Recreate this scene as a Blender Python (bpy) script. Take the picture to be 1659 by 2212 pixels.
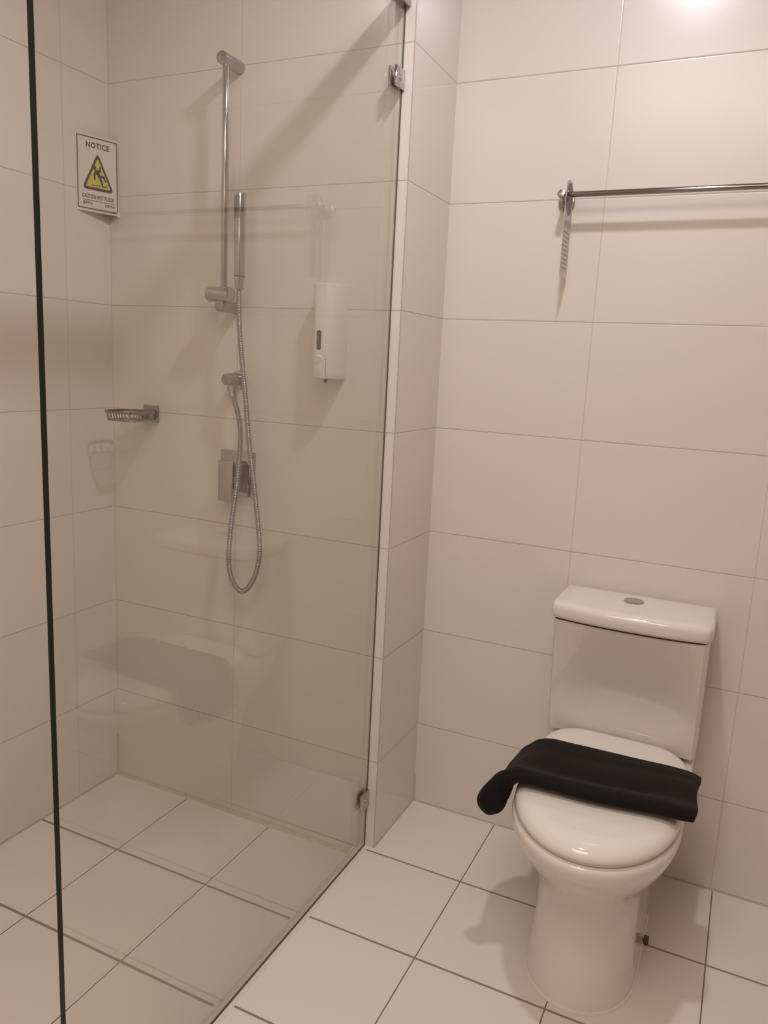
import bpy, bmesh, math, random
from mathutils import Vector, Matrix, noise
random.seed(7)
C = bpy.context.scene.collection
for o in list(bpy.data.objects): bpy.data.objects.remove(o)
PI = math.pi

# ------------------------------------------------------------ camera
F_PX = 1681.29
yaw, pitch, roll = -0.4347, -0.1883, 0.05
Fw = Vector((math.sin(yaw)*math.cos(pitch), math.cos(yaw)*math.cos(pitch), math.sin(pitch)))
Rt = Vector((math.cos(yaw), -math.sin(yaw), 0)); Up = Rt.cross(Fw)
R2 = Rt*math.cos(roll)+Up*math.sin(roll); U2 = -Rt*math.sin(roll)+Up*math.cos(roll)
cam = bpy.data.cameras.new('camera'); co = bpy.data.objects.new('camera', cam); C.objects.link(co)
co.matrix_world = Matrix((( R2.x, U2.x, -Fw.x, 1.7461), (R2.y, U2.y, -Fw.y, -1.7839), (R2.z, U2.z, -Fw.z, 1.3278), (0,0,0,1)))
cam.sensor_fit = 'VERTICAL'; cam.sensor_height = 36.0; cam.lens = F_PX*36.0/2212.0
cam.clip_start = 0.02
bpy.context.scene.camera = co

# ------------------------------------------------------------ world, exposure, lights
w = bpy.data.worlds.new('world'); bpy.context.scene.world = w; w.use_nodes = True
w.node_tree.nodes['Background'].inputs[0].default_value = (0.01, 0.01, 0.01, 1)
vs = bpy.context.scene.view_settings
vs.view_transform = 'Standard'; vs.look = 'None'; vs.gamma = 1.0; vs.use_curve_mapping = False
vs.exposure = 0.0
CEIL = 2.63; YF_ = -2.45
LIGHTS = [((1.42, -0.545), 9.6, 0.10, (0.975, 0.985, 1.10))]
for (lx, ly), pw, sz, colr in LIGHTS:
    l = bpy.data.lights.new('downlight_lamp', 'AREA'); l.shape = 'DISK'; l.size = sz; l.energy = pw; l.color = colr
    lo = bpy.data.objects.new('downlight_lamp', l); C.objects.link(lo); lo.location = (lx, ly, CEIL-0.014)

PL = (1.45, -1.78)                             # square ceiling panel, added as soft fill light
pn = bpy.data.lights.new('fill_panel_lamp', 'AREA'); pn.shape = 'SQUARE'; pn.size = 0.90; pn.energy = 14.0; pn.color = (1.0, 0.86, 0.77)
po = bpy.data.objects.new('fill_panel_lamp', pn); C.objects.link(po); po.location = (PL[0], PL[1], CEIL-0.016)
FL = (1.27, YF_+0.075, 2.12)                   # small lamp over the entrance door
fl = bpy.data.lights.new('door_lamp', 'AREA'); fl.shape = 'DISK'; fl.size = 0.05; fl.energy = 0.16; fl.color = (1.0, 0.88, 0.78)
fo = bpy.data.objects.new('door_lamp', fl); C.objects.link(fo); fo.location = FL; fo.rotation_euler = (PI/2-0.15, 0, 0)

# ------------------------------------------------------------ helpers
def link(me, name, mats=(), parent=None, smooth=False):
    o = bpy.data.objects.new(name, me); C.objects.link(o)
    for m in (mats if isinstance(mats, (list, tuple)) else [mats]): me.materials.append(m)
    if parent: o.parent = parent
    if smooth:
        for p in me.polygons: p.use_smooth = True
        if smooth is not True:
            me.set_sharp_from_angle(angle=math.radians(smooth))
    return o
def from_bm(bm, name, mats, parent=None, smooth=False):
    bmesh.ops.recalc_face_normals(bm, faces=bm.faces)
    me = bpy.data.meshes.new(name); bm.to_mesh(me); bm.free()
    return link(me, name, mats, parent, smooth)
def tag(o, label=None, cat=None, group=None, kind=None):
    if label: o['label'] = label
    if cat: o['category'] = cat
    if group: o['group'] = group
    if kind: o['kind'] = kind
    return o
def thing(name, loc, label, cat, group=None):
    o = bpy.data.objects.new(name, None); C.objects.link(o); o.location = loc; o.empty_display_size = 0.05
    return tag(o, label, cat, group)
def keep(o, root):     # parent while keeping the mesh where it was built (world coordinates)
    o.parent = root; o.matrix_parent_inverse = Matrix.Translation(root.location).inverted(); return o
def box(bm, lo, hi, bev=0.0, seg=2):
    r = bmesh.ops.create_cube(bm, size=1.0)
    for v in r['verts']:
        v.co = Vector([lo[i]+(v.co[i]+0.5)*(hi[i]-lo[i]) for i in range(3)])
    if bev > 0:
        es = list({e for v in r['verts'] for e in v.link_edges})
        bmesh.ops.bevel(bm, geom=es, offset=bev, segments=seg, affect='EDGES', profile=0.5)
def frame_of(d):
    d = d.normalized(); a = Vector((0, 0, 1)) if abs(d.z) < 0.9 else Vector((1, 0, 0))
    x = d.cross(a).normalized(); return x, d.cross(x).normalized()
def loft(bm, rings, cap=True):
    vs_ = [[bm.verts.new(p) for p in r] for r in rings]
    n = len(rings[0])
    for a, b in zip(vs_, vs_[1:]):
        for i in range(n):
            bm.faces.new((a[i], a[(i+1) % n], b[(i+1) % n], b[i]))
    if cap:
        bm.faces.new(vs_[0]); bm.faces.new(list(reversed(vs_[-1])))
    return vs_
def cyl(bm, p0, p1, prof, seg=32):
    """turned shape along p0->p1; prof = list of (t 0..1, radius)"""
    p0, p1 = Vector(p0), Vector(p1); d = p1-p0; x, y = frame_of(d)
    loft(bm, [[p0+d*t+(x*math.cos(2*PI*i/seg)+y*math.sin(2*PI*i/seg))*r for i in range(seg)] for t, r in prof])
def rod(bm, p0, p1, r, bev=0.0015, seg=32):
    L = (Vector(p1)-Vector(p0)).length; b = min(bev/L, 0.45)
    cyl(bm, p0, p1, [(0, r-bev), (b*0.3, r-bev*0.3), (b, r), (1-b, r), (1-b*0.3, r-bev*0.3), (1, r-bev)], seg)
def catmull(pts, per=10):
    P = [Vector(p) for p in pts]; P = [P[0]*2-P[1]]+P+[P[-1]*2-P[-2]]; out = []
    for i in range(1, len(P)-2):
        a, b, c, d = P[i-1:i+3]
        for k in range(per):
            t = k/per
            out.append(0.5*((2*b)+(c-a)*t+(2*a-5*b+4*c-d)*t*t+(3*b-a-3*c+d)*t**3))
    out.append(P[-2]); return out
def tube(bm, pts, rad, seg=12, cap=True):
    rings = []; ref = None
    for i, p in enumerate(pts):
        d = (pts[min(i+1, len(pts)-1)]-pts[max(i-1, 0)]).normalized()
        if ref is None: ref, _ = frame_of(d)
        ref = (ref-d*ref.dot(d)).normalized(); y = d.cross(ref)
        r = rad(i) if callable(rad) else rad
        rings.append([p+(ref*math.cos(2*PI*k/seg)+y*math.sin(2*PI*k/seg))*r for k in range(seg)])
    loft(bm, rings, cap)

# ------------------------------------------------------------ materials
def mat(name, col, rough=0.5, metal=0.0, spec=0.5, coat=0.0, ior=1.5):
    m = bpy.data.materials.new(name); m.use_nodes = True; b = m.node_tree.nodes['Principled BSDF']
    b.inputs['Base Color'].default_value = (*col, 1); b.inputs['Roughness'].default_value = rough
    b.inputs['Metallic'].default_value = metal; b.inputs['Specular IOR Level'].default_value = spec
    b.inputs['Coat Weight'].default_value = coat; b.inputs['Coat Roughness'].default_value = 0.04
    b.inputs['IOR'].default_value = ior
    return m
def noisy(m, scale, amt, bump=0.0, detail=3.0):
    """procedural colour variation (multiplying the base colour) and fine bump"""
    nt = m.node_tree; b = nt.nodes['Principled BSDF']; N = nt.nodes.new
    tc = N('ShaderNodeTexCoord'); n = N('ShaderNodeTexNoise'); n.inputs['Scale'].default_value = scale; n.inputs['Detail'].default_value = detail
    nt.links.new(tc.outputs['Object'], n.inputs['Vector'])
    mr = N('ShaderNodeMapRange'); mr.inputs['To Min'].default_value = 1-amt; mr.inputs['To Max'].default_value = 1+amt
    nt.links.new(n.outputs['Fac'], mr.inputs['Value'])
    vm = N('ShaderNodeVectorMath'); vm.operation = 'SCALE'; vm.inputs[0].default_value = b.inputs['Base Color'].default_value[:3]
    nt.links.new(mr.outputs['Result'], vm.inputs['Scale']); nt.links.new(vm.outputs['Vector'], b.inputs['Base Color'])
    if bump:
        bp = N('ShaderNodeBump'); bp.inputs['Strength'].default_value = bump; bp.inputs['Distance'].default_value = 0.002
        nt.links.new(n.outputs['Fac'], bp.inputs['Height']); nt.links.new(bp.outputs['Normal'], b.inputs['Normal'])
    return m
TILE = (0.80, 0.725, 0.655)
def tile_mat(name, axu, u0, pu, wu, axv, v0, pv, wv, gcol_u, gcol_v, col=TILE, rough=0.12, bumpd=0.0006, spec=0.5):
    """tiles laid in a grid: joints across axis u (positions u0+n*pu, width wu) and across axis v"""
    m = mat(name, col, rough, spec=spec); nt = m.node_tree; b = nt.nodes['Principled BSDF']; N = nt.nodes.new; L = nt.links.new
    tc = N('ShaderNodeTexCoord'); sp = N('ShaderNodeSeparateXYZ'); L(tc.outputs['Object'], sp.inputs[0])
    wob = N('ShaderNodeTexNoise'); wob.inputs['Scale'].default_value = 40.0; L(tc.outputs['Object'], wob.inputs['Vector'])
    def M(op, a, bb=None, c=None, clamp=False):
        n = N('ShaderNodeMath'); n.operation = op; n.use_clamp = clamp
        for i, x in enumerate((a, bb, c)):
            if x is None: continue
            if isinstance(x, (int, float)): n.inputs[i].default_value = x
            else: L(x, n.inputs[i])
        return n.outputs[0]
    def axis(ax, o0, per):
        s = M('SUBTRACT', sp.outputs[ax], o0)
        d = M('ABSOLUTE', M('WRAP', s, per/2, -per/2))
        return d, M('FLOOR', M('DIVIDE', s, per))
    du, iu = axis(axu, u0, pu); dv, iv = axis(axv, v0, pv)
    jit = M('MULTIPLY', M('SUBTRACT', wob.outputs['Fac'], 0.5), 0.0006)
    def mask(d, wd):
        mr = N('ShaderNodeMapRange'); mr.interpolation_type = 'SMOOTHSTEP'
        L(M('ADD', d, jit), mr.inputs['Value']); mr.inputs['From Min'].default_value = wd*0.35; mr.inputs['From Max'].default_value = wd*0.65
        mr.inputs['To Min'].default_value = 1; mr.inputs['To Max'].default_value = 0
        return mr.outputs['Result']
    mu, mv = mask(du, wu), mask(dv, wv)
    # each tile slightly its own tone
    cv = N('ShaderNodeCombineXYZ'); L(iu, cv.inputs[0]); L(iv, cv.inputs[1])
    wn = N('ShaderNodeTexWhiteNoise'); wn.noise_dimensions = '3D'; L(cv.outputs[0], wn.inputs['Vector'])
    mr = N('ShaderNodeMapRange'); L(wn.outputs['Value'], mr.inputs['Value']); mr.inputs['To Min'].default_value = 0.985; mr.inputs['To Max'].default_value = 1.0
    vm = N('ShaderNodeVectorMath'); vm.operation = 'SCALE'; vm.inputs[0].default_value = col; L(mr.outputs['Result'], vm.inputs['Scale'])
    m1 = N('ShaderNodeMix'); m1.data_type = 'RGBA'; L(mu, m1.inputs['Factor']); L(vm.outputs[0], m1.inputs['A']); m1.inputs['B'].default_value = (*gcol_u, 1)
    m2 = N('ShaderNodeMix'); m2.data_type = 'RGBA'; L(mv, m2.inputs['Factor']); L(m1.outputs['Result'], m2.inputs['A']); m2.inputs['B'].default_value = (*gcol_v, 1)
    L(m2.outputs['Result'], b.inputs['Base Color'])
    gr = M('MAXIMUM', mu, mv)
    L(M('ADD', rough, M('MULTIPLY', gr, 0.6)), b.inputs['Roughness'])
    # joint groove and the softly rounded tile edge
    def edge(d, wd):
        mr = N('ShaderNodeMapRange'); mr.interpolation_type = 'SMOOTHSTEP'; L(d, mr.inputs['Value'])
        mr.inputs['From Min'].default_value = wd*0.2; mr.inputs['From Max'].default_value = wd*0.5+0.0022
        return mr.outputs['Result']
    h = M('MINIMUM', edge(du, wu), edge(dv, wv))
    n2 = N('ShaderNodeTexNoise'); n2.inputs['Scale'].default_value = 9.0; n2.inputs['Detail'].default_value = 1.5; L(tc.outputs['Object'], n2.inputs['Vector'])
    h2 = M('ADD', M('MULTIPLY', h, bumpd), M('MULTIPLY', n2.outputs['Fac'], 0.0003))
    bp = N('ShaderNodeBump'); bp.inputs['Strength'].default_value = 0.6; bp.inputs['Distance'].default_value = 1.0
    L(h2, bp.inputs['Height']); L(bp.outputs['Normal'], b.inputs['Normal'])
    return m

H0, TH = 0.2564, 0.300
WALLG = (0.66, 0.57, 0.48); WALLH = (0.52, 0.44, 0.36)
m_left  = tile_mat('tile_left',   1, -0.1619, 0.4502, 0.0022, 2, H0, TH, 0.0022, WALLG, WALLH, rough=0.26)
m_shw   = tile_mat('tile_shower', 0, 0.4536, 0.4502, 0.0022, 2, H0, TH, 0.0024, WALLG, WALLH, rough=0.26)
m_side  = tile_mat('tile_side',   1, -3.0, 50.0, 0.002, 2, H0, TH, 0.0022, WALLG, WALLH)
m_toil  = tile_mat('tile_toilet', 0, 1.3464, 0.4502, 0.0022, 2, H0, TH, 0.0026, WALLG, WALLH, rough=0.24)
m_fin   = tile_mat('floor_wet',   0, 0.2932, 0.304, 0.0026, 1, -0.3084, 0.3046, 0.0072, (0.11, 0.08, 0.055), (0.30, 0.24, 0.17), rough=0.28)
m_fout  = tile_mat('floor_dry',   0, 1.2004, 0.3007, 0.0030, 1, -0.0174, 0.3047, 0.0058, (0.20, 0.15, 0.11), (0.28, 0.22, 0.16), rough=0.28)
m_silic = noisy(mat('silicone_aged', (0.62, 0.54, 0.39), 0.5), 30, 0.25)
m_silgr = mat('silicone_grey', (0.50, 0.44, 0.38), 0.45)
m_silic2 = mat('silicone_clear', (0.74, 0.67, 0.60), 0.4)
m_rust  = noisy(mat('rust_spot', (0.17, 0.095, 0.045), 0.8), 200, 0.3)
m_paint = noisy(mat('ceiling_paint', (0.82, 0.77, 0.72), 0.8), 20, 0.02)
m_lam = noisy(mat('laminate_panel', (0.60, 0.50, 0.43), 0.4), 5, 0.1)
m_door  = noisy(mat('door_wood', (0.30, 0.19, 0.12), 0.45), 6, 0.2)
m_china = mat('vitreous_china', (0.83, 0.755, 0.69), 0.10, coat=0.3)
m_seat  = mat('seat_plastic', (0.86, 0.80, 0.71), 0.09, coat=0.3)
m_plast = noisy(mat('white_plastic', (0.82, 0.77, 0.73), 0.42), 60, 0.01)
m_chrome = noisy(mat('chrome', (0.50, 0.475, 0.465), 0.10, metal=1.0), 50, 0.02)
m_satin = noisy(mat('satin_metal', (0.40, 0.375, 0.365), 0.25, metal=1.0), 90, 0.04)
m_chdark = mat('chrome_dark_reflect', (0.32, 0.29, 0.285), 0.12, metal=1.0)  # chrome darkened to carry the reflection of dark surroundings
m_dark  = mat('dark_plastic', (0.05, 0.035, 0.025), 0.3)
m_black = mat('black_rubber', (0.015, 0.012, 0.01), 0.5)
m_gap   = mat('seal_and_gap_shade', (0.10, 0.07, 0.05), 0.8)  # dark rubber of the seals, also painted shade in the cistern gaps

# towel cloth
m_cloth = mat('charcoal_cloth', (0.011, 0.010, 0.009), 0.95, spec=0.15)
nt = m_cloth.node_tree; b = nt.nodes['Principled BSDF']; tc = nt.nodes.new('ShaderNodeTexCoord')
b.inputs['Sheen Weight'].default_value = 0.25; b.inputs['Sheen Roughness'].default_value = 0.5; b.inputs['Sheen Tint'].default_value = (0.25, 0.22, 0.2, 1)
n = nt.nodes.new('ShaderNodeTexNoise'); n.inputs['Scale'].default_value = 420; n.inputs['Detail'].default_value = 2
nt.links.new(tc.outputs['Object'], n.inputs['Vector']); bp = nt.nodes.new('ShaderNodeBump'); bp.inputs['Distance'].default_value = 0.0015
nt.links.new(n.outputs['Fac'], bp.inputs['Height']); nt.links.new(bp.outputs['Normal'], b.inputs['Normal'])

# clear glass sheet with real surface reflection on both faces, light passes straight through
m_glass = bpy.data.materials.new('clear_glass'); m_glass.use_nodes = True; nt = m_glass.node_tree; nt.nodes.clear()
N = nt.nodes.new; L = nt.links.new
out = N('ShaderNodeOutputMaterial'); mx = N('ShaderNodeMixShader'); tr = N('ShaderNodeBsdfTransparent'); gl = N('ShaderNodeBsdfGlossy')
fr = N('ShaderNodeFresnel'); ge = N('ShaderNodeNewGeometry'); mr = N('ShaderNodeMapRange')
tr.inputs['Color'].default_value = (0.955, 0.963, 0.940, 1); gl.inputs['Roughness'].default_value = 0.0; gl.inputs['Color'].default_value = (1, 1, 1, 1)
L(ge.outputs['Backfacing'], mr.inputs['Value']); mr.inputs['To Min'].default_value = 1.5; mr.inputs['To Max'].default_value = 1/1.5
L(mr.outputs['Result'], fr.inputs['IOR']); L(fr.outputs['Fac'], mx.inputs['Fac']); L(tr.outputs[0], mx.inputs[1]); L(gl.outputs[0], mx.inputs[2]); L(mx.outputs[0], out.inputs['Surface'])
m_gedge = mat('glass_edge_dark', (0.006, 0.012, 0.008), 0.25, spec=0.25)

# ------------------------------------------------------------ room shell
WE, DT, GX, XR, YF = 0.9369, 0.2806, 0.9105, 2.75, -2.45
SF = -0.039                                    # the wet floor lies a step lower
def struct(name, lo, hi, mats, face=None):
    bm = bmesh.new(); box(bm, lo, hi)
    if face:
        bm.faces.ensure_lookup_table(); bmesh.ops.recalc_face_normals(bm, faces=bm.faces)
        for f in bm.faces:
            f.normal_update(); f.material_index = face(f.normal)
    return tag(from_bm(bm, name, mats), kind='structure')
struct('wall_left', (-0.12, YF-0.12, -0.16), (0, 0, CEIL), m_left)
struct('wall_shower', (-0.12, 0, -0.16), (WE, DT+0.12, CEIL), [m_shw, m_side], lambda n: 1 if n.x > 0.5 else 0)
struct('wall_back', (WE, DT, -0.16), (XR+0.12, DT+0.12, CEIL), m_toil)
struct('wall_right', (XR, YF-0.12, -0.16), (XR+0.12, DT, CEIL), m_lam)
struct('wall_front', (0, YF-0.12, -0.16), (XR, YF, CEIL), m_toil)
struct('ceiling', (-0.12, YF-0.12, CEIL), (XR+0.12, DT+0.12, CEIL+0.1), m_paint)
struct('floor', (GX, YF, -0.16), (XR, DT, 0), m_fout)
struct('floor_shower', (0, YF, -0.16), (0.884, 0, SF), m_fin)
struct('trim_1', (0.884, YF, -0.16), (GX, 0, -0.0005), m_silic2)      # threshold strip under the glass
def bead(name, p0, p1, r, m, a, bdir):
    """quarter-round silicone bead in a corner; a and bdir point out of the corner"""
    p0, p1, a, bdir = Vector(p0), Vector(p1), Vector(a), Vector(bdir); bm = bmesh.new(); rings = []
    n = 24
    for i in range(n+1):
        p = p0.lerp(p1, i/n); rr = r*(1+0.35*(noise.noise(p*14)))
        rings.append([p-a*0.001-bdir*0.001]+[p+a*rr*(1-math.sin(t*PI/2))+bdir*rr*(1-math.cos(t*PI/2)) for t in (0, .25, .5, .75, 1)])
    loft(bm, rings); return tag(from_bm(bm, name, m, smooth=50), kind='structure')
bead('trim_2', (0.0, 0, SF), (0.884, 0, SF), 0.010, m_silic, (0, -1, 0), (0, 0, 1))
bead('trim_3', (0, 0, SF), (0, 0, 0.10), 0.006, m_silic, (1, 0, 0), (0, -1, 0))
bead('trim_4', (0, 0, 0.10), (0, 0, 2.6), 0.0012, m_silic2, (1, 0, 0), (0, -1, 0))
bead('trim_5', (WE, DT, 0), (WE, DT, 0.09), 0.005, m_silic, (1, 0, 0), (0, -1, 0))
bead('trim_6', (WE, DT, 0.0), (XR, DT, 0.0), 0.004, m_silgr, (0, -1, 0), (0, 0, 1))
bead('trim_7', (0, YF, SF), (0, 0, SF), 0.005, m_silgr, (1, 0, 0), (0, 0, 1))
bead('trim_8', (WE, 0, 0), (WE, DT, 0), 0.003, m_silgr, (1, 0, 0), (0, 0, 1))
struct('trim_10', (GX+0.0002, YF, -0.01), (0.9225, 0, 0.0004), m_silic2)   # smooth sealed edge outside the glass
bm = bmesh.new(); box(bm, (WE-0.0016, -0.0006, 0.0), (WE+0.0006, 0.0016, 2.69), 0.0004)
tag(from_bm(bm, 'trim_9', m_silgr), kind='structure')                # tile joint on the outer corner
# door in the front wall (behind the camera)
bm = bmesh.new(); box(bm, (1.35, YF, 0), (2.30, YF+0.04, 2.08), 0.003)
d = tag(from_bm(bm, 'door_1', m_door), kind='structure')
bm = bmesh.new(); rod(bm, (1.43, YF+0.04, 1.0), (1.43, YF+0.09, 1.0), 0.01); rod(bm, (1.42, YF+0.085, 1.0), (1.55, YF+0.085, 1.0), 0.009)
from_bm(bm, 'door_handle', m_satin, d, 40)

# ------------------------------------------------------------ ceiling downlights
m_lens = bpy.data.materials.new('lamp_lens'); m_lens.use_nodes = True
e = m_lens.node_tree.nodes['Principled BSDF']; e.inputs['Emission Color'].default_value = (1, 0.95, 0.9, 1); e.inputs['Emission Strength'].default_value = 2.0
labs = ['small round white ceiling downlight in front of the toilet']
for i, ((lx, ly), pw, sz, colr) in enumerate(LIGHTS):
    t = thing('ceiling_downlight', (lx, ly, CEIL), labs[i], 'ceiling light')
    bm = bmesh.new(); seg = 48; R = sz/2
    prof = [(R+0.002, CEIL-0.002), (R+0.004, CEIL-0.010), (R+0.018, CEIL-0.008), (R+0.022, CEIL-0.0005), (R+0.002, CEIL-0.0005)]
    vsr = [[bm.verts.new((lx+r*math.cos(2*PI*k/seg), ly+r*math.sin(2*PI*k/seg), z)) for k in range(seg)] for r, z in prof]
    for a in range(len(prof)):
        A, B = vsr[a], vsr[(a+1) % len(prof)]
        for k in range(seg): bm.faces.new((A[k], A[(k+1) % seg], B[(k+1) % seg], B[k]))
    keep(from_bm(bm, 'trim_ring', m_plast, smooth=40), t)
    bm = bmesh.new(); cyl(bm, (lx, ly, CEIL-0.010), (lx, ly, CEIL-0.002), [(0, R-0.003), (0.2, R), (1, R)], 48)
    keep(from_bm(bm, 'lens', m_lens, smooth=40), t)

t = thing('ceiling_fill_panel', (PL[0], PL[1], CEIL), 'large square white fill light panel added on the ceiling near the door', 'ceiling light')  # unseen fitting added to house the fill light
bm = bmesh.new(); box(bm, (PL[0]-0.47, PL[1]-0.47, CEIL-0.010), (PL[0]+0.47, PL[1]+0.47, CEIL-0.0005), 0.003); keep(from_bm(bm, 'frame', m_plast, smooth=35), t)
bm = bmesh.new(); box(bm, (PL[0]-0.45, PL[1]-0.45, CEIL-0.014), (PL[0]+0.45, PL[1]+0.45, CEIL-0.0102), 0.001); keep(from_bm(bm, 'diffuser', m_lens, smooth=35), t)
t = thing('door_light', (FL[0], YF, FL[2]), 'small round lamp on the wall above the entrance door', 'wall lamp')
bm = bmesh.new(); rod(bm, (FL[0], YF+0.0002, FL[2]), (FL[0], YF+0.045, FL[2]), 0.035, 0.004, 40); keep(from_bm(bm, 'base', m_satin, smooth=40), t)
bm = bmesh.new(); rod(bm, (FL[0], YF+0.045, FL[2]), (FL[0], YF+0.068, FL[2]-0.003), 0.027, 0.006, 40); keep(from_bm(bm, 'diffuser', m_lens, smooth=40), t)

# ------------------------------------------------------------ glass shower screen
GY = -1.0475; GT = 0.010; HB = 2.130
scr = thing('shower_screen', (GX-GT/2, -0.5, 0), 'tall clear fixed glass shower panel between the wet area and the toilet', 'shower screen')
bm = bmesh.new(); box(bm, (GX-GT, GY+0.0006, 0.003), (GX, -0.003, HB+0.005))
bm.faces.ensure_lookup_table(); bmesh.ops.recalc_face_normals(bm, faces=bm.faces)
keep(from_bm(bm, 'glass_pane', [m_glass]), scr)
bm = bmesh.new(); box(bm, (GX-GT, GY-0.0004, 0.003), (GX, GY+0.0005, HB))
keep(tag(from_bm(bm, 'polished_edge', m_gedge), 'dark green polished glass edge'), scr)
bm = bmesh.new(); box(bm, (GX-0.0030, -0.003, 0.0), (GX-0.0003, 0.0, HB)); keep(tag(from_bm(bm, 'wall_seal', m_gap), 'dark silicone seal along the wall'), scr)
bm = bmesh.new(); box(bm, (GX-0.0035, GY, 0.0), (GX-0.0003, 0.0, 0.003)); keep(tag(from_bm(bm, 'floor_seal', m_gap), 'dark silicone seal along the floor'), scr)
for z0, z1 in ((1.953, 1.997), (0.124, 0.173)):
    bm = bmesh.new()
    box(bm, (GX, -0.046, z0), (GX+0.006, -0.0003, z1), 0.0012)
    box(bm, (GX-GT-0.006, -0.046, z0), (GX-GT, -0.0003, z1), 0.0012)
    cl = keep(from_bm(bm, 'glass_clip', m_chrome, smooth=35), scr)
    bm = bmesh.new(); cyl(bm, (GX+0.006, -0.023, (z0+z1)/2), (GX+0.0075, -0.023, (z0+z1)/2), [(0, 0.0065), (0.7, 0.0065), (1, 0.0055)], 24)
    s = from_bm(bm, 'screw_cap', m_chrome, smooth=35); s.parent = cl
bm = bmesh.new(); box(bm, (0.892, YF+0.001, HB), (0.923, -0.0003, 2.170), 0.003, 3)
keep(tag(from_bm(bm, 'header_rail', m_satin, smooth=35), 'brushed metal rail along the top of the glass'), scr)

# ------------------------------------------------------------ shower rail
RX, RY = 0.4545, -0.064
t = thing('shower_rail', (RX, 0, 1.75), 'chrome vertical shower slide rail with round wall brackets', 'shower rail')
for zc in (2.050, 1.455):
    bm = bmesh.new(); rod(bm, (0.4505, -0.0002, zc), (0.4505, -0.079, zc), 0.0155, 0.0015, 40)
    keep(from_bm(bm, 'bracket', m_satin, smooth=40), t)
bm = bmesh.new(); rod(bm, (RX, RY, 1.462), (RX, RY, 2.044), 0.0088, 0.0006, 32); keep(from_bm(bm, 'rail', m_chrome, smooth=40), t)
bm = bmesh.new(); rod(bm, (0.411, -0.070, 1.484), (0.484, -0.070, 1.484), 0.0200, 0.004, 48)
sl = keep(from_bm(bm, 'slider', m_chrome, smooth=40), t)
bm = bmesh.new(); cyl(bm, (RX, RY, 1.500), (RX, RY, 1.5100), [(0, 0.0160), (0.8, 0.0160), (1, 0.0140)], 32)
s = from_bm(bm, 'slider_collar', m_dark, smooth=40); s.parent = sl; s.matrix_parent_inverse = Matrix.Translation(t.location).inverted()
bm = bmesh.new(); rod(bm, (0.4845, -0.073, 1.484), (0.4975, -0.076, 1.484), 0.0125, 0.001, 32)
s = from_bm(bm, 'slider_hinge', m_dark, smooth=40); s.parent = sl; s.matrix_parent_inverse = Matrix.Translation(t.location).inverted()
HX, HY = 0.5145, -0.080
bm = bmesh.new()                                  # open C-shaped cradle
ring0 = []; seg = 28
for r, z in ((0.0160, 1.4905), (0.0178, 1.492), (0.0178, 1.5245), (0.0168, 1.526), (0.0146, 1.526), (0.0146, 1.4905)):
    ring0.append([Vector((HX+r*math.cos(a), HY+r*math.sin(a), z)) for a in [math.radians(-60+300*k/seg+20) for k in range(seg+1)]])
vr = [[bm.verts.new(p) for p in r] for r in ring0]
for a in range(len(vr)):
    A, B = vr[a], vr[(a+1) % len(vr)]
    for k in range(seg): bm.faces.new((A[k], A[k+1], B[k+1], B[k]))
bm.faces.new([r[0] for r in vr]); bm.faces.new([r[-1] for r in reversed(vr)])
s = from_bm(bm, 'cradle', m_chrome, smooth=40); s.parent = sl; s.matrix_parent_inverse = Matrix.Translation(t.location).inverted()

# hand shower
t = thing('hand_shower', (HX, HY, 1.49), 'slim chrome stick hand shower standing in the slider cradle', 'hand shower')
bm = bmesh.new(); tl = 1.730-1.497
cyl(bm, (HX, HY, 1.497), (HX, HY, 1.730), [(0, 0.0115), (0.10, 0.0128), (0.14, 0.0138), (0.985, 0.0148), (0.996, 0.0142), (1, 0.0125)], 40)
keep(from_bm(bm, 'handle', m_chrome, smooth=40), t)
bm = bmesh.new()                                   # spray face let into the front of the head
rings = []
for z in (1.668, 1.6685, 1.722, 1.7225):
    e2 = 0.0 if z in (1.6685, 1.722) else -0.0010
    rings.append([Vector((HX+(0.0153+e2)*math.cos(a), HY+(0.0153+e2)*math.sin(a), z)) for a in [math.radians(-148+88*k/12) for k in range(13)]]+
                 [Vector((HX+0.0135*math.cos(a), HY+0.0135*math.sin(a), z)) for a in [math.radians(-60-88*k/12) for k in range(13)]])
loft(bm, rings)
sp = keep(tag(from_bm(bm, 'spray_face', mat('grey_rubber', (0.22, 0.19, 0.17), 0.55), smooth=30), 'grey nozzle strip'), t)
bm = bmesh.new()
for i in range(14):
    for j in range(3):
        a = math.radians(-128+24*j); z = 1.672+i*0.0036
        p = Vector((HX+0.0152*math.cos(a), HY+0.0152*math.sin(a), z)); dd = Vector((math.cos(a), math.sin(a), 0))
        cyl(bm, p, p+dd*0.0008, [(0, 0.0008), (1, 0.0006)], 8)
s = tag(from_bm(bm, 'spray_nozzles', m_dark), kind=None); s.parent = sp; s.matrix_parent_inverse = Matrix.Translation(t.location).inverted()
bm = bmesh.new(); cyl(bm, (HX, HY, 1.5270), (HX, HY, 1.5295), [(0, 0.0146), (1, 0.0146)], 40)
keep(tag(from_bm(bm, 'joint_ring', m_dark, smooth=40), 'dark ring'), t)

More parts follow.
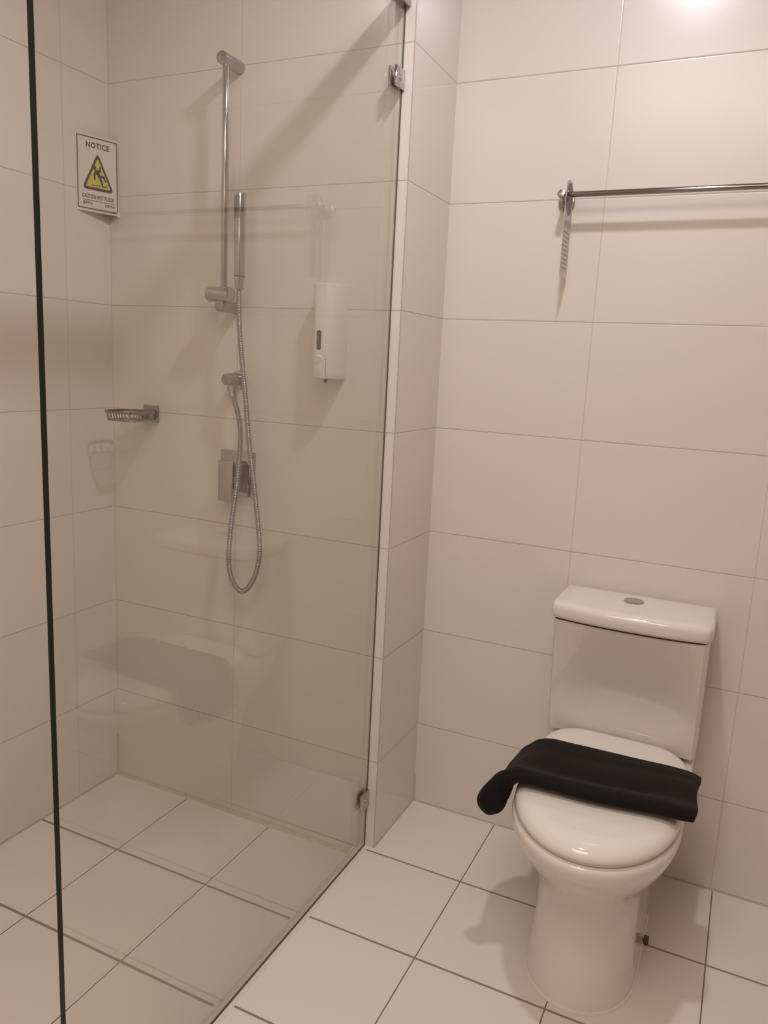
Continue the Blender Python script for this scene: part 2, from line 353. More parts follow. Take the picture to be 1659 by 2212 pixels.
# hose
HP = [(HX, HY, 1.497), (HX, HY-0.001, 1.470), (0.517, -0.081, 1.4087), (0.525, -0.078, 1.316), (0.5345, -0.073, 1.2214), (0.5485, -0.073, 1.1008), (0.5675, -0.072, 0.9782), (0.5810, -0.066, 0.8522), (0.5800, -0.064, 0.7868),
      (0.5601, -0.062, 0.7240), (0.5224, -0.060, 0.6866), (0.4876, -0.058, 0.7150), (0.4742, -0.056, 0.7752), (0.4807, -0.054, 0.8746), (0.4972, -0.055, 0.9803), (0.5065, -0.056, 1.0708),
      (0.5060, -0.054, 1.1329), (0.4930, -0.050, 1.1809), (0.4790, -0.046, 1.2085), (0.4740, -0.044, 1.2225)]
cp = catmull(HP, 90)
acc = [0]
for a, b_ in zip(cp, cp[1:]): acc.append(acc[-1]+(b_-a).length)
tot = acc[-1]; nst = int(tot/0.0011); pts = []; j = 0
for i in range(nst+1):
    s_ = tot*i/nst
    while j < len(acc)-2 and acc[j+1] < s_: j += 1
    k = (s_-acc[j])/max(1e-9, acc[j+1]-acc[j]); pts.append(cp[j].lerp(cp[j+1], min(max(k, 0), 1)))
bm = bmesh.new(); tube(bm, pts, lambda i: 0.0066+0.0010*math.cos(i*PI*0.5), 14)
hose = tag(from_bm(bm, 'shower_hose', m_satin, smooth=True), 'ribbed metal shower hose looping below the hand shower to the wall outlet', 'shower hose')

# wall outlet
t = thing('wall_outlet', (0.462, 0, 1.264), 'round chrome shower hose outlet elbow on the wall above the mixer', 'hose outlet')
bm = bmesh.new(); rod(bm, (0.462, -0.0002, 1.2655), (0.462, -0.009, 1.2655), 0.0235, 0.002, 48); keep(from_bm(bm, 'flange', m_chrome, smooth=40), t)
bm = bmesh.new(); rod(bm, (0.462, -0.009, 1.2655), (0.462, -0.060, 1.2655), 0.0165, 0.002, 40); keep(from_bm(bm, 'body', m_satin, smooth=40), t)
bm = bmesh.new(); cyl(bm, (0.4655, -0.042, 1.255), (0.474, -0.044, 1.219), [(0, 0.0105), (0.25, 0.0105), (0.28, 0.0125), (0.45, 0.0125), (0.5, 0.0105), (1, 0.0095)], 8)
keep(from_bm(bm, 'hose_nut', m_chrome, smooth=30), t)

# mixer
t = thing('shower_mixer', (0.46, 0, 1.0), 'square chrome shower mixer tap behind the hanging hose', 'mixer tap')
bm = bmesh.new(); box(bm, (0.408, -0.009, 0.945), (0.520, -0.0002, 1.070), 0.0015); keep(from_bm(bm, 'cover_plate', m_chrome, smooth=35), t)
bm = bmesh.new(); box(bm, (0.441, -0.044, 0.968), (0.494, -0.009, 1.036), 0.0012); keep(tag(from_bm(bm, 'body', m_chdark, smooth=35), 'chrome block with its dark reflection put into the colour'), t)
bm = bmesh.new(); box(bm, (0.435, -0.056, 0.934), (0.482, -0.0445, 1.046), 0.0012)
lv = keep(from_bm(bm, 'lever', m_chrome, smooth=35), t)
bm = bmesh.new(); box(bm, (0.4835, -0.0485, 0.985), (0.4925, -0.0435, 1.0035), 0.002)
keep(tag(from_bm(bm, 'stop_button', m_plast, smooth=35), 'small pale button'), t)

# soap dish
t = thing('soap_dish', (0.152, 0, 1.15), 'chrome wire soap basket on a square wall bracket in the shower corner', 'soap dish')
bm = bmesh.new(); box(bm, (0.128, -0.008, 1.126), (0.181, -0.0002, 1.175), 0.0012); keep(from_bm(bm, 'wall_plate', m_satin, smooth=35), t)
bm = bmesh.new(); box(bm, (0.136, -0.0288, 1.134), (0.174, -0.008, 1.162), 0.001); keep(from_bm(bm, 'arm', m_chdark, smooth=35), t)
bk = None
def rrect(cx_, cy_, hx, hy, r, z, n=8):
    p = []
    for (sx, sy, a0) in ((1, 1, 0), (-1, 1, 90), (-1, -1, 180), (1, -1, 270)):
        for k in range(n+1):
            a = math.radians(a0+90*k/n); p.append(Vector((cx_+sx*(hx-r)+r*math.cos(a), cy_+sy*(hy-r)+r*math.sin(a), z)))
    return p
def ringtube(bm, P, r, seg=10):
    n = len(P); rings = []
    for i in range(n):
        d = (P[(i+1) % n]-P[i-1]).normalized(); up = Vector((0, 0, 1)); sd = d.cross(up)
        rings.append([P[i]+(sd*math.cos(2*PI*k/seg)+up*math.sin(2*PI*k/seg))*r for k in range(seg)])
    v = [[bm.verts.new(q) for q in rg] for rg in rings]
    for i in range(n):
        A, B = v[i], v[(i+1) % n]
        for k in range(seg): bm.faces.new((A[k], A[(k+1) % seg], B[(k+1) % seg], B[k]))
BX, BY, BHX, BHY = 0.146, -0.083, 0.056, 0.054
bm = bmesh.new()
prof = [(0.0, 1.1545), (0.0, 1.1615), (-0.0018, 1.1615), (-0.0018, 1.1545)]          # flat rim band
vr = [[bm.verts.new(p) for p in rrect(BX, BY, BHX+o_, BHY+o_, 0.024, z)] for o_, z in prof]
for a in range(4):
    A, B = vr[a], vr[(a+1) % 4]
    for k in range(len(A)): bm.faces.new((A[k], A[(k+1) % len(A)], B[(k+1) % len(A)], B[k]))
rim = keep(from_bm(bm, 'rim', m_chdark, smooth=40), t)
bm = bmesh.new()
ringtube(bm, rrect(BX, BY, BHX-0.008, BHY-0.008, 0.018, 1.135), 0.0022)
for i in range(9):
    x = BX-0.040+i*0.010
    ym = BHY-0.001 if abs(i-4) < 4 else BHY-0.006
    tube(bm, catmull([(x, BY-ym, 1.156), (x, BY-ym+0.005, 1.139), (x, BY-ym+0.010, 1.134), (x, BY+ym-0.010, 1.134), (x, BY+ym-0.005, 1.139), (x, BY+ym, 1.156)], 6), 0.0014, 8)
for sx in (-1, 1):
    for k in range(3):
        y = BY-0.022+0.022*k
        tube(bm, catmull([(BX+sx*(BHX-0.001), y, 1.156), (BX+sx*(BHX-0.006), y, 1.139), (BX+sx*(BHX-0.012), y, 1.134)], 6), 0.0014, 8)
keep(from_bm(bm, 'wire_basket', m_satin, smooth=40), t)

# soap dispenser: D-shaped body, window, push button and nozzle
DX, DA, DD = 0.752, 0.0385, 0.070
t = thing('soap_dispenser', (DX, 0, 1.40), 'white plastic wall soap dispenser with a narrow dark level window', 'soap dispenser')
def dplan(sc, z, off=0.0, n=40):
    p = []
    for k in range(n+1):
        a = PI*k/n; c, s = math.cos(a), math.sin(a)
        p.append(Vector((DX+(DA*sc+off)*math.copysign(abs(c)**0.72, c), -0.0003-(DD*sc+off)*abs(s)**0.80, z)))
    return p
bm = bmesh.new()
loft(bm, [dplan(0.965, 1.2835), dplan(0.985, 1.285), dplan(0.99, 1.300), dplan(1.0, 1.36), dplan(1.0, 1.5115), dplan(0.988, 1.5135), dplan(0.97, 1.5145)])
keep(from_bm(bm, 'body', m_plast, smooth=40), t)
def onfront(a_deg, off, z):          # a point on the front surface, angle 90 = straight out
    a = math.radians(a_deg); c, s = math.cos(a), math.sin(a)
    return Vector((DX+(DA+off)*math.copysign(abs(c)**0.72, c), -(DD+off)*abs(s)**0.80, z))
def patch(bm, outline, x0, zc, off0, off1):
    """outline in (u along the front, z) set on the curved front"""
    def P(u, z, off):
        uu = max(-0.999, min(0.999, (x0+u-DX)/DA)); c = math.copysign(abs(uu)**(1/0.72), uu); s = math.sqrt(max(0, 1-c*c))
        return Vector((x0+u, -(DD*s**0.80)-off, zc+z))
    loft(bm, [[P(u, z, off0) for u, z in outline], [P(u, z, off1) for u, z in outline]])
def stad(hw, hh, n=10):
    return [(hw*math.cos(a), (hh-hw)*(1 if a < PI else -1)+hw*math.sin(a)) for a in [2*PI*(k+0.5)/(2*n) for k in range(2*n)]]
bm = bmesh.new(); patch(bm, stad(0.0068, 0.0245), DX-0.003, 1.377, -0.004, 0.0006); keep(tag(from_bm(bm, 'level_window', m_dark, smooth=30), 'dark level window'), t)
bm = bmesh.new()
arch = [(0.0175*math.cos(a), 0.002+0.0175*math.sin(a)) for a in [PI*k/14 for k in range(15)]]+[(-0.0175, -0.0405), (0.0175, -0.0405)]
patch(bm, arch, DX+0.0, 1.3235, -0.006, 0.0004); keep(tag(from_bm(bm, 'button_groove_shade', m_silgr, smooth=30), 'grey outline painted as shade around the button'), t)  # flat grey outline stands in for the shade round the button
bm = bmesh.new()
arch = [(0.0160*math.cos(a), 0.002+0.0160*math.sin(a)) for a in [PI*k/14 for k in range(15)]]+[(-0.016, -0.040), (0.016, -0.040)]
def P2(u, z, f):   # button bulges outwards
    return Vector((DX+u*f, -DD-0.012*(1-(u/0.020)**2)*f*(1 if f < 1 else 0.6)+0.002*(abs(u)/0.016), 1.3235+z*f-0.02*(1-f)))
loft(bm, [[Vector((DX+u, -DD+0.012, 1.3235+z)) for u, z in arch], [P2(u, z, 1.0) for u, z in arch], [P2(u, z, 0.90) for u, z in arch]])
keep(from_bm(bm, 'push_button', m_plast, smooth=40), t)
bm = bmesh.new(); cyl(bm, (DX+0.012, -0.056, 1.285), (DX+0.012, -0.056, 1.272), [(0, 0.0045), (0.6, 0.0045), (1, 0.0025)], 16); keep(tag(from_bm(bm, 'nozzle', m_black, smooth=40), 'black nozzle'), t)

# ------------------------------------------------------------ notice sign
S0, S1 = Vector((0.0012, -0.1177, 0)), Vector((0.0355, -0.0035, 0))      # bridging the corner, left edge on the left wall
SD = (S1-S0).normalized(); SN = Vector((-SD.y, SD.x, 0)) * -1 if Vector((-SD.y, SD.x, 0)).x < 0 else Vector((-SD.y, SD.x, 0))
SW, ZT, ZB = (S1-S0).length, 1.8975, 1.7085
def sgn(u, v, h=0.0):
    """u 0..1 across, v 0..1 down, h lift off the sheet towards the room"""
    curl = 0.0
    if u > 0.9 and v > 0.75: curl = 0.03*(u-0.9)*(v-0.75)*4
    p = S0+SD*(SW*u); return Vector((p.x, p.y, ZT+(ZB-ZT)*v))+SN*(h+0.0006+curl*0.6)
t = thing('notice_sign', (0.02, -0.06, ZB), 'small wet floor notice sheet with yellow warning triangle stuck across the shower corner', 'sign')
m_sheet = noisy(mat('sign_sheet', (0.74, 0.665, 0.60), 0.35), 30, 0.02)
m_ink = mat('sign_ink', (0.045, 0.025, 0.022), 0.6); m_yel = mat('sign_yellow', (0.62, 0.53, 0.06), 0.5); m_inks = mat('sign_ink_soft', (0.12, 0.08, 0.055), 0.6)
m_pen = mat('sign_frame_ink', (0.11, 0.075, 0.055), 0.6)
m_pale = mat('sheet_pale', (0.84, 0.78, 0.72), 0.15)
bm = bmesh.new(); nx, nz = 20, 24; A = [[None]*(nz+1) for _ in range(nx+1)]; B = [[None]*(nz+1) for _ in range(nx+1)]
for i in range(nx+1):
    for j in range(nz+1):
        u = -0.035+1.06*i/nx; v = -0.03+1.065*j/nz
        A[i][j] = bm.verts.new(sgn(u, v, 0)); B[i][j] = bm.verts.new(sgn(u, v, -0.0004))
for i in range(nx):
    for j in range(nz):
        bm.faces.new((A[i][j], A[i+1][j], A[i+1][j+1], A[i][j+1])); bm.faces.new((B[i][j], B[i][j+1], B[i+1][j+1], B[i+1][j]))
for i in range(nx):
    for (j) in (0, nz): bm.faces.new((A[i][j], B[i][j], B[i+1][j], A[i+1][j]))
for j in range(nz):
    for i in (0, nx): bm.faces.new((A[i][j], A[i][j+1], B[i][j+1], B[i][j]))
sheet = keep(from_bm(bm, 'sheet', m_sheet, smooth=30), t)
def poly_part(name, polys, m, h0, h1, parent_obj=None, smooth=False):
    bm = bmesh.new()
    for poly in polys:
        a = [bm.verts.new(sgn(u, v, h1)) for u, v in poly]; b_ = [bm.verts.new(sgn(u, v, h0)) for u, v in poly]
        n_ = len(poly); bm.faces.new(a); bm.faces.new(list(reversed(b_)))
        for k in range(n_): bm.faces.new((a[k], b_[k], b_[(k+1) % n_], a[(k+1) % n_]))
    return keep(from_bm(bm, name, m), t)
AS = (ZT-ZB)/SW                       # height/width ratio, to draw with true proportions
def cap(p0, p1, r0, r1=None, n=8):
    r1 = (r1 or r0)*1.3; r0 *= 1.3; a = math.atan2((p1[1]-p0[1])*AS, p1[0]-p0[0])
    out = [(p1[0]+r1*math.cos(a+t_), p1[1]+r1*math.sin(a+t_)/AS) for t_ in [-PI/2+PI*k/n for k in range(n+1)]]
    return out+[(p0[0]+r0*math.cos(a+t_), p0[1]+r0*math.sin(a+t_)/AS) for t_ in [PI/2+PI*k/n for k in range(n+1)]]
bw = 0.026
poly_part('printed_frame', [[(0, 0), (1, 0), (1, bw/AS), (0, bw/AS)], [(0, 1-bw/AS), (1, 1-bw/AS), (1, 1), (0, 1)],
    [(0, bw/AS), (bw, bw/AS), (bw, 1-bw/AS), (0, 1-bw/AS)], [(1-bw, bw/AS), (1, bw/AS), (1, 1-bw/AS), (1-bw, 1-bw/AS)]], m_pen, 0.0, 0.0002)
def rtri(s, rr, n=8):
    cx_, apex, base = 0.508, 0.206, 0.722; pts_ = [(cx_, apex), (0.895, base), (0.125, base)]
    c = (cx_, (apex+2*base)/3); q = [(c[0]+(x-c[0])*s, c[1]+(y-c[1])*s) for x, y in pts_]; out = []
    for i, p in enumerate(q):
        a, b_ = Vector((q[i-1][0]-p[0], (q[i-1][1]-p[1])*AS)), Vector((q[(i+1) % 3][0]-p[0], (q[(i+1) % 3][1]-p[1])*AS))
        pa = Vector((p[0], p[1]*AS))+a.normalized()*rr; pb = Vector((p[0], p[1]*AS))+b_.normalized()*rr; pc = Vector((p[0], p[1]*AS))
        for k in range(n+1):
            tt = k/n; z = pa*(1-tt)**2+pc*2*tt*(1-tt)+pb*tt**2; out.append((z.x, z.y/AS))
    return out
poly_part('warning_triangle_border', [rtri(1.03, 0.13)], m_ink, 0.0, 0.0002)
poly_part('warning_triangle', [rtri(0.80, 0.05)], m_yel, 0.0, 0.0004)
fig = [cap((0.427, 0.411), (0.427, 0.419), 0.032), cap((0.478, 0.462), (0.553, 0.532), 0.034, 0.028), cap((0.460, 0.460), (0.419, 0.508), 0.020), cap((0.419, 0.508), (0.426, 0.579), 0.018, 0.014),
       cap((0.500, 0.463), (0.560, 0.449), 0.018), cap((0.560, 0.449), (0.562, 0.395), 0.019, 0.014), cap((0.547, 0.532), (0.590, 0.585), 0.022, 0.02), cap((0.590, 0.585), (0.623, 0.654), 0.020, 0.015),
       cap((0.554, 0.521), (0.638, 0.519), 0.024, 0.018), cap((0.638, 0.519), (0.696, 0.575), 0.018, 0.014)]
for i_, f_ in enumerate(fig): pass
poly_part('falling_figure', fig, m_ink, 0.0004, 0.0006)
poly_part('puddle_marks', [cap((0.346, 0.659), (0.56, 0.655), 0.008), cap((0.66, 0.655), (0.71, 0.65), 0.012), cap((0.70, 0.632), (0.735, 0.628), 0.007)], m_inks, 0.0004, 0.00055)
poly_part('rule_line', [[(0.12, 0.868), (0.92, 0.868), (0.92, 0.884), (0.12, 0.884)]], mat('sign_grey', (0.42, 0.35, 0.29), 0.6), 0.0, 0.0002)
def sign_text(name, body, u0, u1, v0, v1, m, bold=0.0):
    cu = bpy.data.curves.new(name, 'FONT'); cu.body = body; cu.size = 1.0; cu.offset = bold; cu.resolution_u = 3; cu.space_character = 1.12
    ob = bpy.data.objects.new(name, cu); C.objects.link(ob)
    dg = bpy.context.evaluated_depsgraph_get(); dg.update(); me = bpy.data.meshes.new_from_object(ob.evaluated_get(dg)); bpy.data.objects.remove(ob)
    xs = [v.co.x for v in me.vertices]; ys = [v.co.y for v in me.vertices]
    x0, x1, y0, y1 = min(xs), max(xs), min(ys), max(ys)
    for v in me.vertices:
        u = u0+(v.co.x-x0)/(x1-x0)*(u1-u0); vv = v1+(v.co.y-y0)/(y1-y0)*(v0-v1); v.co = sgn(u, vv, 0.0003)
    me.materials.clear(); return keep(link(me, name, m), t)
sign_text('heading_text', 'NOTICE', 0.225, 0.80, 0.070, 0.150, m_ink, 0.035)
sign_text('caution_text', 'CAUTION WET FLOOR', 0.115, 0.905, 0.790, 0.850, m_pen, 0.035)
sign_text('small_text', '\u6e29\u99a8\u63d0\u793a', 0.125, 0.36, 0.893, 0.940, m_pen, 0.02)
sign_text('small_text', '\u6ce8\u610f\u5730\u6ed1', 0.66, 0.915, 0.893, 0.940, m_pen, 0.02)
poly_part('pale_corner', [[(0.965, 0.985), (1.045, 0.975), (1.05, 1.045), (0.975, 1.05)]], m_pale, 0.0002, 0.0008)  # paler patch over the curled lower right corner

# ------------------------------------------------------------ towel rail and hanger card
TY, TZ, TX = DT-0.060, 1.755, 1.2545
t = thing('towel_rail', (TX, DT, 1.746), 'round steel towel rail on the wall above the toilet', 'towel rail')
bm = bmesh.new(); rod(bm, (TX, TY, TZ), (2.05, TY, TZ), 0.0068, 0.0008, 32); keep(from_bm(bm, 'rail', m_chdark, smooth=40), t)
for px in (TX-0.001, 2.05):
    bm = bmesh.new(); rod(bm, (px, DT-0.0002, 1.7475), (px, DT-0.008, 1.7475), 0.0205, 0.002, 40)
    rod(bm, (px, DT-0.008, 1.7495), (px, TY-0.010, 1.757), 0.0095, 0.001, 32)
    keep(from_bm(bm, 'post', m_satin, smooth=40), t)
t = thing('hanger_card', (1.278, TY, TZ), 'white printed hanger card looped over the left end of the towel rail', 'card')
rot = math.radians(3); cx0 = 1.2685
def card(y, z, h): # y measured from the rail centre (towards the camera negative), slight twist
    return Vector((cx0+h+math.sin(rot)*y*0.5, TY+0.0155+y, TZ+z))
HW, Z0, Z1, n = 0.0345, -0.193, 0.033, 96
def outer(a):
    c, s = math.cos(a), math.sin(a); best = 1e9      # ray to rounded-top outline, origin at the rail
    if s >= 0:  best = min(HW/max(abs(c), 1e-6), 0.036/max(abs((c**2.6+s**2.6 if c >= 0 else (-c)**2.6+s**2.6)**(1/2.6)), 1e-6))
    else: best = min(HW/max(abs(c), 1e-6), Z0/s)
    return (c*best, s*best)
bm = bmesh.new(); angs = [2*PI*k/n for k in range(n)]
# exact bottom corners
ca = math.atan2(-Z0, HW); angs = sorted(angs+[2*PI-ca, PI+ca]); O = [outer(a) for a in angs]; I = [(-0.0150+0.0090*math.cos(a), -0.004+0.015*math.sin(a)) for a in angs]
lay = []
for h in (0.0, 0.0006):
    lay.append(([bm.verts.new(card(y, z, h)) for y, z in O], [bm.verts.new(card(y, z, h)) for y, z in I]))
n_ = len(angs)
for k in range(n_):
    k2 = (k+1) % n_
    for (o_, i_) in lay: bm.faces.new((o_[k], o_[k2], i_[k2], i_[k]))
    bm.faces.new((lay[0][0][k], lay[1][0][k], lay[1][0][k2], lay[0][0][k2])); bm.faces.new((lay[0][1][k], lay[0][1][k2], lay[1][1][k2], lay[1][1][k]))
m_card = noisy(mat('card_stock', (0.72, 0.67, 0.66), 0.5), 40, 0.02)
keep(from_bm(bm, 'card_sheet', m_card), t)
bm = bmesh.new()                                   # printed grey disc around the hole
for k in range(n_):
    k2 = (k+1) % n_; R_ = []
    def Dp(a, h): return card(0.0+0.0305*math.cos(a), -0.008+0.038*math.sin(a), h)
    q = [bm.verts.new(Dp(angs[k], 0.0008)), bm.verts.new(Dp(angs[k2], 0.0008)), bm.verts.new(card(*I[k2], 0.0008)), bm.verts.new(card(*I[k], 0.0008))]
    bm.faces.new(q)
bmesh.ops.remove_doubles(bm, verts=bm.verts, dist=1e-6)
keep(tag(from_bm(bm, 'printed_disc', mat('card_grey_ink', (0.26, 0.21, 0.22), 0.6)), 'grey printed disc'), t)
bm = bmesh.new()
for i in range(7):                                 # slanted pattern below the disc
    y0 = -0.031+i*0.0085
    q = [card(y0, -0.075, 0.0008), card(y0+0.003, -0.075, 0.0008), card(min(y0+0.012, 0.033), -0.058, 0.0008), card(min(y0+0.009, 0.030), -0.058, 0.0008)]
    bm.faces.new([bm.verts.new(p) for p in q])
random.seed(3)
for r_ in range(9):                                # rows of small print
    z = -0.088-r_*0.0105; y = -0.029
    while y < 0.023:
        wl = random.uniform(0.003, 0.009)
        q = [card(y, z, 0.0008), card(y+wl, z, 0.0008), card(y+wl, z+0.0028, 0.0008), card(y, z+0.0028, 0.0008)]
        bm.faces.new([bm.verts.new(p) for p in q]); y += wl+0.003
keep(from_bm(bm, 'print', mat('card_print', (0.33, 0.25, 0.23), 0.6)), t)

# ------------------------------------------------------------ toilet
CX = 1.541
tl_ = thing('toilet', (CX, -0.1, 0), 'white close-coupled toilet with the lid closed under a dark towel', 'toilet')
def plan(hw, yf, yb, cy, rb, z, ne=2.0, nf=40, ns=6, nb=8, cx=CX):
    """outline: half-ellipse front, straight sides, rounded back corners"""
    P = []; bf = cy-yf
    for k in range(nf+1):
        a = PI+PI*k/nf; c, s = math.cos(a), math.sin(a)
        P.append((cx+hw*math.copysign(abs(c)**(2/ne), c), cy-bf*abs(s)**(2/ne)))
    for k in range(1, ns): P.append((cx+hw, cy+(yb-rb-cy)*k/ns))
    for k in range(nb+1):
        a = PI/2*k/nb; P.append((cx+hw-rb+rb*math.cos(a), yb-rb+rb*math.sin(a)))
    for k in range(nb+1):
        a = PI/2+PI/2*k/nb; P.append((cx-hw+rb+rb*math.cos(a), yb-rb+rb*math.sin(a)))
    for k in range(1, ns): P.append((cx-hw, yb-rb+(cy-yb+rb)*k/ns))
    return [Vector((x, y, z)) for x, y in P]
secs = [(0.000, .119, -.302, .10, -.16, .01, 2.0), (0.004, .120, -.304, .10, -.16, .01, 2.0), (0.012, .117, -.300, .10, -.16, .01, 2.0), (0.05, .1145, -.292, .12, -.15, .02, 2.05),
        (0.11, .1115, -.280, .14, -.14, .03, 2.1), (0.17, .1105, -.274, .16, -.13, .04, 2.1), (0.215, .1125, -.278, .18, -.12, .04, 2.1), (0.245, .119, -.291, .20, -.13, .05, 2.1),
        (0.275, .132, -.316, .22, -.14, .05, 2.05), (0.305, .149, -.347, .23, -.15, .05, 2.0), (0.335, .1635, -.374, .24, -.155, .05, 2.0), (0.36, .1725, -.392, .25, -.16, .05, 2.0),
        (0.376, .1765, -.4005, .255, -.16, .045, 2.0), (0.388, .1775, -.4025, .258, -.16, .045, 2.0), (0.396, .1755, -.400, .258, -.16, .045, 2.0), (0.400, .1715, -.395, .255, -.16, .045, 2.0)]
bm = bmesh.new(); loft(bm, [plan(hw, yf, yb, cy, rb, z, ne) for z, hw, yf, yb, cy, rb, ne in secs])
keep(from_bm(bm, 'pan', m_china, smooth=50), tl_)
# floor sealant around the base
bm = bmesh.new(); loft(bm, [plan(.1235, -.3075, .10, -.16, .01, 0.0002), plan(.1225, -.3065, .10, -.16, .01, 0.003), plan(.1195, -.3035, .10, -.16, .01, 0.006)])
keep(tag(from_bm(bm, 'base_sealant', m_china, smooth=40), 'pale sealant line'), tl_)
# seat and lid
def slab(name, secs_, m, sm=50, parent=tl_):
    bm = bmesh.new(); loft(bm, [plan(hw, yf, yb, cy, rb, z) for z, hw, yf, yb, cy, rb in secs_]); return keep(from_bm(bm, name, m, smooth=sm), parent)
slab('seat', [(0.4005, .164, -.385, .10, -.16, .05), (0.402, .168, -.390, .105, -.16, .05), (0.408, .169, -.391, .105, -.16, .05), (0.4095, .166, -.388, .10, -.16, .05)], m_seat)
slab('lid', [(0.4100, .166, -.388, .125, -.16, .08), (0.4105, .1725, -.396, .134, -.16, .085), (0.413, .1735, -.3975, .136, -.16, .085), (0.420, .1715, -.3955, .136, -.16, .085), (0.428, .1665, -.390, .135, -.16, .085),
             (0.4335, .158, -.380, .132, -.16, .080), (0.4365, .146, -.366, .127, -.16, .070), (0.4385, .122, -.335, .112, -.15, .060), (0.440, .080, -.27, .07, -.13, .045), (0.4405, .030, -.16, .0, -.10, .02)], m_seat, 60)
for sx in (-1, 1):
    bm = bmesh.new(); rod(bm, (CX+sx*0.075-0.022, 0.128, 0.4095), (CX+sx*0.075+0.022, 0.128, 0.4095), 0.0095, 0.002, 24); keep(from_bm(bm, 'seat_hinge', m_seat, smooth=40), tl_)
# cistern
TC = 1.5375
def tank_plan(hw, yb, ys, yc, z, r=0.028, n=30):
    """straight back, straight sides to ys, bowed front reaching yc at the middle"""
    P = []
    for k in range(n+1):
        tt = -1+2*k/n; P.append((TC+tt*(hw-r*0.35), yc+(ys-r-yc)*abs(tt)**2.4))
    # rounded front corners
    P = [(TC-hw, ys+0.012)]+[(TC-hw+r*0.08, ys-r*0.35)]+P+[(TC+hw-r*0.08, ys-r*0.35)]+[(TC+hw, ys+0.012)]
    P += [(TC+hw, yb-0.012), (TC+hw-0.004, yb-0.003), (TC+hw-0.014, yb)]+[(TC-hw+0.014, yb), (TC-hw+0.004, yb-0.003), (TC-hw, yb-0.012)]
    return [Vector((x, y, z)) for x, y in P]
bm = bmesh.new()
loft(bm, [tank_plan(.174, .262, .172, .150, .4125), tank_plan(.182, .264, .162, .142, .416), tank_plan(.1835, .266, .158, .139, .428), tank_plan(.1835, .267, .152, .132, .46), tank_plan(.183, .268, .136, .108, .56), tank_plan(.1825, .268, .120, .084, .65), tank_plan(.182, .268, .104, .058, .7295)])
cis = keep(from_bm(bm, 'cistern', m_china, smooth=35), tl_)
bm = bmesh.new(); box(bm, (CX-.165, .170, .399), (CX+.165, .255, .4135)); keep(tag(from_bm(bm, 'cistern_gap_shade', m_gap), 'dark strip for the shade in the gap under the cistern'), tl_)  # dark box stands in for the shade below the cistern
bm = bmesh.new(); loft(bm, [tank_plan(.179, .266, .104, .062, .7295), tank_plan(.179, .266, .104, .062, .7350)]); keep(tag(from_bm(bm, 'lid_gap_shade', m_gap), 'dark strip for the shade under the cistern lid'), tl_)  # dark filler stands in for the shade beneath the lid
bm = bmesh.new()
loft(bm, [tank_plan(.182, .268, .101, .056, .7342), tank_plan(.1865, .270, .097, .050, .7365), tank_plan(.188, .270, .095, .0475, .742), tank_plan(.188, .270, .095, .0475, .758), tank_plan(.1868, .269, .096, .0490, .7655),
          tank_plan(.1838, .266, .099, .0525, .7705), tank_plan(.179, .262, .104, .0575, .7728), tank_plan(.150, .24, .12, .080, .7735)])
cl = keep(from_bm(bm, 'cistern_lid', m_china, smooth=55), tl_)
bx, by, bz = 1.532, 0.187, 0.7736
bm = bmesh.new(); cyl(bm, (bx, by, bz-0.002), (bx, by, bz+0.0035), [(0, 0.0245), (0.7, 0.0245), (1, 0.0225)], 48); fb = keep(from_bm(bm, 'flush_button', m_chrome, smooth=35), tl_)
bm = bmesh.new()
for s_ in (-1, 1):
    prof = [(bx+0.0195*math.cos(a), by+s_*(0.0009+0.0188*math.sin(a))) for a in [PI*k/24 for k in range(25)]]
    loft(bm, [[Vector((x, y, bz+0.0033)) for x, y in prof], [Vector((x, y, bz+0.0048)) for x, y in prof], [Vector((bx+(x-bx)*.94, by+(y-by)*.94+s_*0.0004, bz+0.0054)) for x, y in prof]])
s = from_bm(bm, 'button_half', m_satin, smooth=35); s.parent = fb; s.matrix_parent_inverse = Matrix.Translation(tl_.location).inverted()
bm = bmesh.new(); x = bx-0.012
for wl in (0.0030, 0.0022, 0.0034, 0.0026, 0.0030, 0.0024):   # tiny faint maker's mark
    box(bm, (x, by-0.0475, bz-0.0006), (x+wl, by-0.0455, bz+0.0001)); x += wl+0.0012
keep(tag(from_bm(bm, 'maker_mark', mat('faint_print', (0.45, 0.40, 0.37), 0.5)), 'faint grey printed mark'), tl_)
# old floor bolt beside the pan
bm = bmesh.new(); box(bm, (1.6625, -0.018, 0.0002), (1.674, -0.004, 0.016), 0.001)
tag(from_bm(bm, 'floor_bolt', m_rust), 'small rusty brown bolt stub on the floor beside the toilet base', 'bolt')

# ------------------------------------------------------------ dark towel lying across the lid
def smooth(a, b_, x): x = max(0, min(1, (x-a)/(b_-a))); return x*x*(3-2*x)
bm = bmesh.new(); NS, NC = 170, 84; rings = []
def lerp3(keys, s_):
    for (a, va), (b2, vb) in zip(keys, keys[1:]):
        if s_ <= b2:
            k = (s_-a)/(b2-a); k = k*k*(3-2*k); return va+(vb-va)*k
    return keys[-1][1]
XK = [(0, 1.738), (0.08, 1.715), (0.75, 1.392), (0.84, 1.364), (0.92, 1.348), (1.0, 1.334)]
ZK = [(0, 0.4365), (0.06, 0.4405), (0.12, 0.4425), (0.72, 0.4445), (0.78, 0.4395), (0.85, 0.4210), (0.92, 0.3900), (1.0, 0.343)]
YF_K = [(0, -0.208), (0.10, -0.222), (0.5, -0.246), (0.75, -0.246), (0.86, -0.252), (0.95, -0.262), (1.0, -0.262)]
YB_K = [(0, 0.004), (0.10, 0.006), (0.5, -0.002), (0.75, -0.004), (0.86, -0.016), (0.95, -0.035), (1.0, -0.050)]
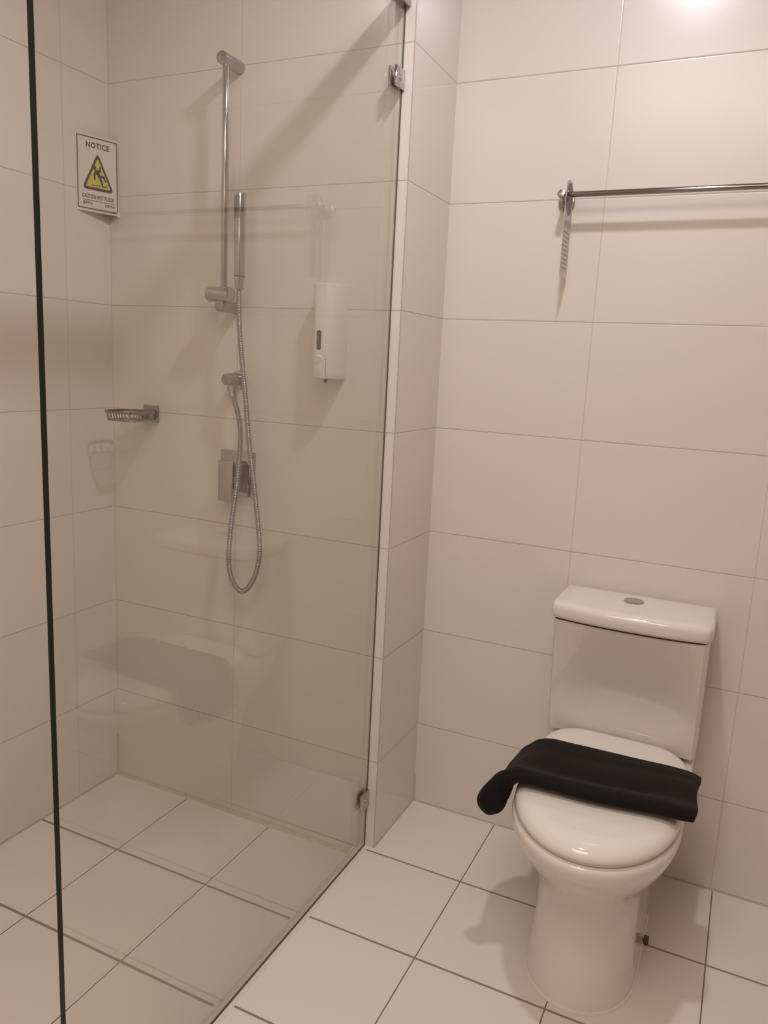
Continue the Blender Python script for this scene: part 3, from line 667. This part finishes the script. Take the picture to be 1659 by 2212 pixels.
def lin(keys, s_):
    for (a, va), (b2, vb) in zip(keys, keys[1:]):
        if s_ <= b2: return va+(vb-va)*(s_-a)/(b2-a)
    return keys[-1][1]
for i in range(NS+1):
    s_ = i/NS
    endk = min(1.0, s_/0.022, (1-s_)/0.075); endk = math.sqrt(max(0.0, 1-(1-endk)**2))
    yf, yb = lerp3(YF_K, s_), lerp3(YB_K, s_)
    ring = []
    x_, z_ = lin(XK, s_), lin(ZK, s_)
    e_ = 0.01; dx = lin(XK, min(1, s_+e_))-lin(XK, max(0, s_-e_)); dz = lin(ZK, min(1, s_+e_))-lin(ZK, max(0, s_-e_)); l_ = math.hypot(dx, dz); nx_, nz_ = dz/l_, -dx/l_
    if nz_ < 0: nx_, nz_ = -nx_, -nz_
    for k in range(NC):
        a = 2*PI*k/NC; c, s2 = math.cos(a), math.sin(a)
        yy = math.copysign(abs(c)**0.55, c); hh = math.copysign(abs(s2)**0.75, s2)      # -1 front .. 1 back
        v = (yy+1)/2                                                                  # 0 front, 1 back
        thick = 0.0105+0.0065*math.exp(-((v-0.06)/0.16)**2)-0.003*smooth(0.8, 1.0, v)
        thick *= 0.95+0.05*smooth(0.0, 0.1, s_)+0.12*smooth(0.8, 1, s_)
        y = yf+(yb-yf)*v
        h = thick+thick*hh*endk
        # soft creases along the cloth
        if hh > 0: h += (0.0022*math.sin(v*13+s_*3)+0.0016*noise.noise(Vector((s_*9, v*4, 1.3)))+0.0008*math.sin(v*31+s_*7))*hh*smooth(0, 0.08, s_)
        if hh > 0: h -= 0.004*math.exp(-((v-0.30)/0.10)**2)*smooth(0.05, 0.5, s_)*hh
        if s_ > 0.9: y = (yf+yb)*0.5-0.02+(y-(yf+yb)*0.5+0.02)*(0.55+0.45*endk)
        # left hanging end: front lobe hangs lower and further out, the rear one shorter, a fold between
        drop = 0.0; outx = 0.0
        if s_ > 0.72:
            q = (s_-0.72)/0.28
            f = math.exp(-((v-0.12)/0.25)**2); r_ = smooth(0.35, 1.0, v)
            outx = 0.020*f*q*q + 0.012*math.exp(-((v-0.50)/0.13)**2)*q*q*q-0.024*r_*q*q
            drop = -0.006*f*q*q - 0.012*r_*q*q; h *= 1+1.35*f*q
        if s_ < 0.06: outx += 0.003*math.sin(v*9)*(1-s_/0.06)
        ex = (1-endk)*0.004*(1 if s_ > 0.5 else -1)
        ring.append(Vector((x_+nx_*h+outx+ex, y, z_+nz_*h+drop)))
    rings.append(ring)
loft(bm, rings)
tw = tag(from_bm(bm, 'hand_towel', m_cloth, smooth=60), 'folded charcoal black towel draped across the closed toilet lid', 'towel')
